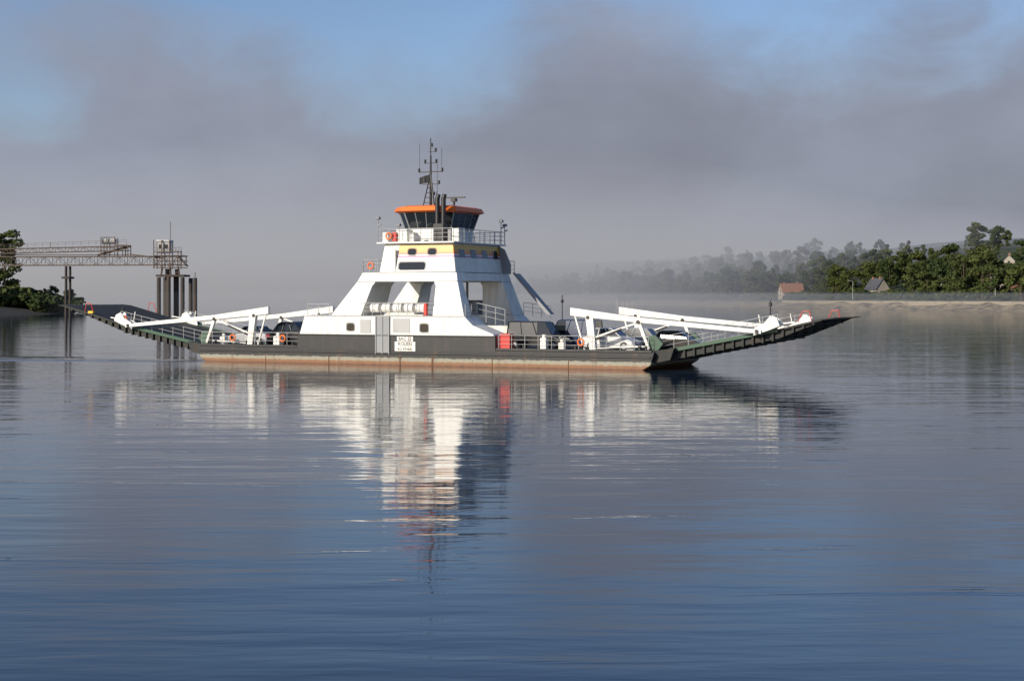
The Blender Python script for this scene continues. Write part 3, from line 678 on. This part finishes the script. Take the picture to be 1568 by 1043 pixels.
for a, c in ((238, 250), (250, 262), (262, 275)): b.beam((gx(a), -2, gz(410)), (gx(c), -2, gz(392)), .13, .13); b.beam((gx(a), -2, gz(392)), (gx(c), -2, gz(410)), .13, .13)
b.tube((gx(261), 0, gz(370)), (gx(261), 0, gz(340)), .09, 5)
b.tube((gx(77), 0, gz(380)), (gx(77), 0, gz(371)), .09, 5)
b.tube((gx(285), 0, gz(392)), (gx(285), 0, gz(408)), .12, 5); b.beam((gx(272), 0, gz(392)), (gx(288), 0, gz(408)), .3, .3)
b.rail([(gx(238), -2, gz(386)), (gx(280), -2, gz(386))], 1.1, 1.5, .05, 2)
b.done('truss_frame', M_rust, G)
b = B(); b.box(gx(243), gx(261), -1.5, 1.5, gz(388), gz(371)); b.hexa([(gx(240), -1.8, gz(371)), (gx(264), -1.8, gz(371)), (gx(264), 1.8, gz(371)), (gx(240), 1.8, gz(371)), (gx(241), -1.6, gz(367)), (gx(263), -1.6, gz(368)), (gx(263), 1.6, gz(368)), (gx(241), 1.6, gz(367))])
b.box(gx(158), gx(177), -1.2, 1.2, gz(374), gz(366)); b.done('operator_cabin', M_rail, G)
b = B(); b.box(gx(245), gx(250), -1.53, -1.5, gz(381), gz(375)); b.box(gx(253), gx(259), -1.53, -1.5, gz(381), gz(375)); b.done('cabin_windows', M_glass, G)
b = B()
for p in (101.5, 107): b.tube((gx(p), 0, -4), (gx(p), 0, gz(408)), .3, 10)
for y in (-2, 2.2): b.tube((gx(104), y, -4), (gx(104), y, gz(408)), .3, 10)
b.box(gx(98), gx(110), -2.4, 2.4, gz(427), gz(424))
for p, t, y in ((247, 425, -3), (255, 412, 1), (262, 424, -3), (270, 424, -1), (276, 425, 3), (283, 425, -3), (292, 426, 0), (301, 426, -2), (248, 425, 4), (266, 412, 4)):
    b.tube((gx(p), y, -4), (gx(p), y, gz(t)), .55, 10)
b.box(gx(243), gx(286), -3.5, 4.5, gz(424), gz(421)); b.beam((gx(262), -1, gz(423)), (gx(262), -1, gz(408)), .5, .5); b.beam((gx(248), -1, gz(423)), (gx(250), -1, gz(408)), .4, .4); b.beam((gx(276), -1, gz(423)), (gx(274), -1, gz(408)), .4, .4)
b.tube((gx(301), -2, gz(427)), (gx(301), -2, gz(417)), .1, 5)
b.done('mooring_piles', M_pile, G)

# ------------------------------------------------------------------ MIST (real volumes over the far water)
def mist(name, plan, z0, z1, dens, col):
    b = B(); b.loft([[(x, y, z0) for x, y in plan], [(x, y, z1) for x, y in plan]])
    m = bpy.data.materials.new(name); m.use_nodes = True; nt = m.node_tree; nt.nodes.clear()
    o = nd(nt, 'ShaderNodeOutputMaterial'); v = nd(nt, 'ShaderNodeVolumeScatter'); v.inputs['Color'].default_value = (*col, 1); v.inputs['Density'].default_value = dens; v.inputs['Anisotropy'].default_value = .1
    nt.links.new(v.outputs[0], o.inputs['Volume']); return b.done(name, m)
mist('river_mist', [(-700, 700), (-160, 560), (-60, 470), (30, 500), (95, 620), (190, 800), (420, 1000), (900, 1400), (900, 3200), (-1600, 3200), (-1600, 900)], .3, 55, .0026, (.68, .70, .80))
mist('low_mist', [(-128, 425), (-20, 330), (90, 330), (250, 420), (420, 860), (300, 1200), (-128, 1200)], .25, 6.5, .0010, (.78, .80, .86))

# ------------------------------------------------------------------ SKY / SUN
SUN_EL = 22; to_sun = Vector((-.69, -.67, 0)).normalized(); az = math.atan2(to_sun.x, to_sun.y)
to_sun = Vector((to_sun.x * math.cos(R(SUN_EL)), to_sun.y * math.cos(R(SUN_EL)), math.sin(R(SUN_EL))))
w = bpy.data.worlds.new('World'); sc.world = w; w.use_nodes = True; nt = w.node_tree; L = nt.links.new
bg = nt.nodes['Background']; bg.inputs['Strength'].default_value = .1
sky = nd(nt, 'ShaderNodeTexSky', sky_type='NISHITA'); sky.sun_disc = False; sky.sun_elevation = R(SUN_EL); sky.sun_rotation = az % (2 * math.pi); sky.ozone_density = 2.5; sky.dust_density = .6
tint = nd(nt, 'ShaderNodeMix', data_type='RGBA', blend_type='MULTIPLY'); tint.inputs[0].default_value = 1; tint.inputs[7].default_value = (.98, .98, 1.12, 1); L(sky.outputs[0], tint.inputs[6])
tc = nd(nt, 'ShaderNodeTexCoord'); sp = nd(nt, 'ShaderNodeSeparateXYZ'); L(tc.outputs['Generated'], sp.inputs[0])
def mth(op, a, c=None, d=None, clamp=False):
    x = nd(nt, 'ShaderNodeMath', operation=op); x.use_clamp = clamp
    for i, q in enumerate((a, c, d)):
        if q is None: continue
        if isinstance(q, (int, float)): x.inputs[i].default_value = q
        else: L(q, x.inputs[i])
    return x.outputs[0]
azn = mth('ARCTAN2', sp.outputs[0], sp.outputs[1]); el = mth('ARCSINE', sp.outputs[2])
cx = nd(nt, 'ShaderNodeCombineXYZ'); L(mth('MULTIPLY', azn, 9), cx.inputs[0]); L(mth('MULTIPLY', el, 16), cx.inputs[1])
def wn(scale, detail, rough, off=0, dist=0):
    n = nd(nt, 'ShaderNodeTexNoise'); n.noise_dimensions = '2D'; n.inputs['Scale'].default_value = scale; n.inputs['Detail'].default_value = detail; n.inputs['Roughness'].default_value = rough; n.inputs['Distortion'].default_value = dist
    mp = nd(nt, 'ShaderNodeMapping'); mp.inputs['Location'].default_value = (off, off * .7, 0); L(cx.outputs[0], mp.inputs[0]); L(mp.outputs[0], n.inputs['Vector']); return n.outputs['Fac']
t01 = nd(nt, 'ShaderNodeMapRange'); t01.inputs[1].default_value = -.4; t01.inputs[2].default_value = .4; L(azn, t01.inputs[0])
fc = nd(nt, 'ShaderNodeFloatCurve'); cv = fc.mapping.curves[0]
def azp(px): return ((px - 784) / 2400 + .4) / .8
pts = [(0, .60), (azp(60), .72), (azp(200), .84), (azp(320), .78), (azp(430), .68), (azp(540), .56), (azp(680), .54), (azp(760), .64), (azp(850), .80), (azp(1000), .82), (azp(1120), .70), (azp(1220), .66), (azp(1350), .76), (azp(1500), .74), (1, .76)]
cv.points[0].location = pts[0]; cv.points[1].location = pts[-1]
for p in pts[1:-1]: cv.points.new(*p)
fc.mapping.update(); L(t01.outputs[0], fc.inputs['Value'])
top = mth('MULTIPLY_ADD', fc.outputs[0], .2, .022)
nz = mth('SUBTRACT', wn(1.3, 6, .55, 3, .3), .5)
dlt = mth('ADD', mth('SUBTRACT', top, el), mth('MULTIPLY', nz, .085))
ga = mth('POWER', 2.718, mth('MULTIPLY', mth('POWER', mth('MULTIPLY', mth('ADD', azn, .29), 17), 2), -1))
ge = mth('POWER', 2.718, mth('MULTIPLY', mth('POWER', mth('MULTIPLY', mth('SUBTRACT', el, .115), 28), 2), -1))
dlt = mth('SUBTRACT', dlt, mth('MULTIPLY', mth('MULTIPLY', ga, ge), .06))
mk = nd(nt, 'ShaderNodeMapRange'); mk.interpolation_type = 'SMOOTHSTEP'; mk.inputs[1].default_value = -.04; mk.inputs[2].default_value = .055; mk.inputs[4].default_value = .94; L(dlt, mk.inputs[0])
# mist kept ahead; unseen sky beside and behind cleared so the ferry's end shades darker
sd = nd(nt, 'ShaderNodeMapRange'); sd.interpolation_type = 'SMOOTHSTEP'; sd.inputs[1].default_value = .75; sd.inputs[2].default_value = 1.3; sd.inputs[3].default_value = 0; sd.inputs[4].default_value = 1; L(mth('ABSOLUTE', azn), sd.inputs[0])
mkk = mth('MULTIPLY', mk.outputs[0], mth('SUBTRACT', 1.0, sd.outputs[0]))
cr = nd(nt, 'ShaderNodeValToRGB'); cr.color_ramp.elements[0].position = .25; cr.color_ramp.elements[0].color = (2.15, 2.2, 2.7, 1); cr.color_ramp.elements[1].position = .75; cr.color_ramp.elements[1].color = (3.1, 3.3, 4.1, 1)
lr = nd(nt, 'ShaderNodeMapRange'); lr.inputs[1].default_value = -.3; lr.inputs[2].default_value = .35; lr.inputs[3].default_value = .16; lr.inputs[4].default_value = -.10; L(azn, lr.inputs[0])
L(mth('ADD', wn(.6, 5, .5, 11), lr.outputs[0]), cr.inputs['Fac'])
mx = nd(nt, 'ShaderNodeMix', data_type='RGBA'); L(mkk, mx.inputs[0]); L(tint.outputs[2], mx.inputs[6]); L(cr.outputs[0], mx.inputs[7]); L(mx.outputs[2], bg.inputs['Color'])
sl = bpy.data.lights.new('sun', 'SUN'); sl.energy = 4.9; sl.angle = R(.5); sl.color = (1, .91, .77)
so = bpy.data.objects.new('sun', sl); so.rotation_euler = to_sun.to_track_quat('Z', 'Y').to_euler(); COL.objects.link(so)

# ------------------------------------------------------------------ CAMERA
cd = bpy.data.cameras.new('camera'); cd.sensor_width = 36; cd.lens = 36 * 2400 / 1568; cd.shift_y = -(521.5 - 455) / 1568; cd.clip_end = 20000; cd.clip_start = .5
co = bpy.data.objects.new('camera', cd); co.location = (0, 0, 5.25); co.rotation_euler = (R(90), 0, 0); COL.objects.link(co); sc.camera = co
sc.view_settings.view_transform = 'Standard'; sc.view_settings.look = 'None'; sc.view_settings.exposure = 0
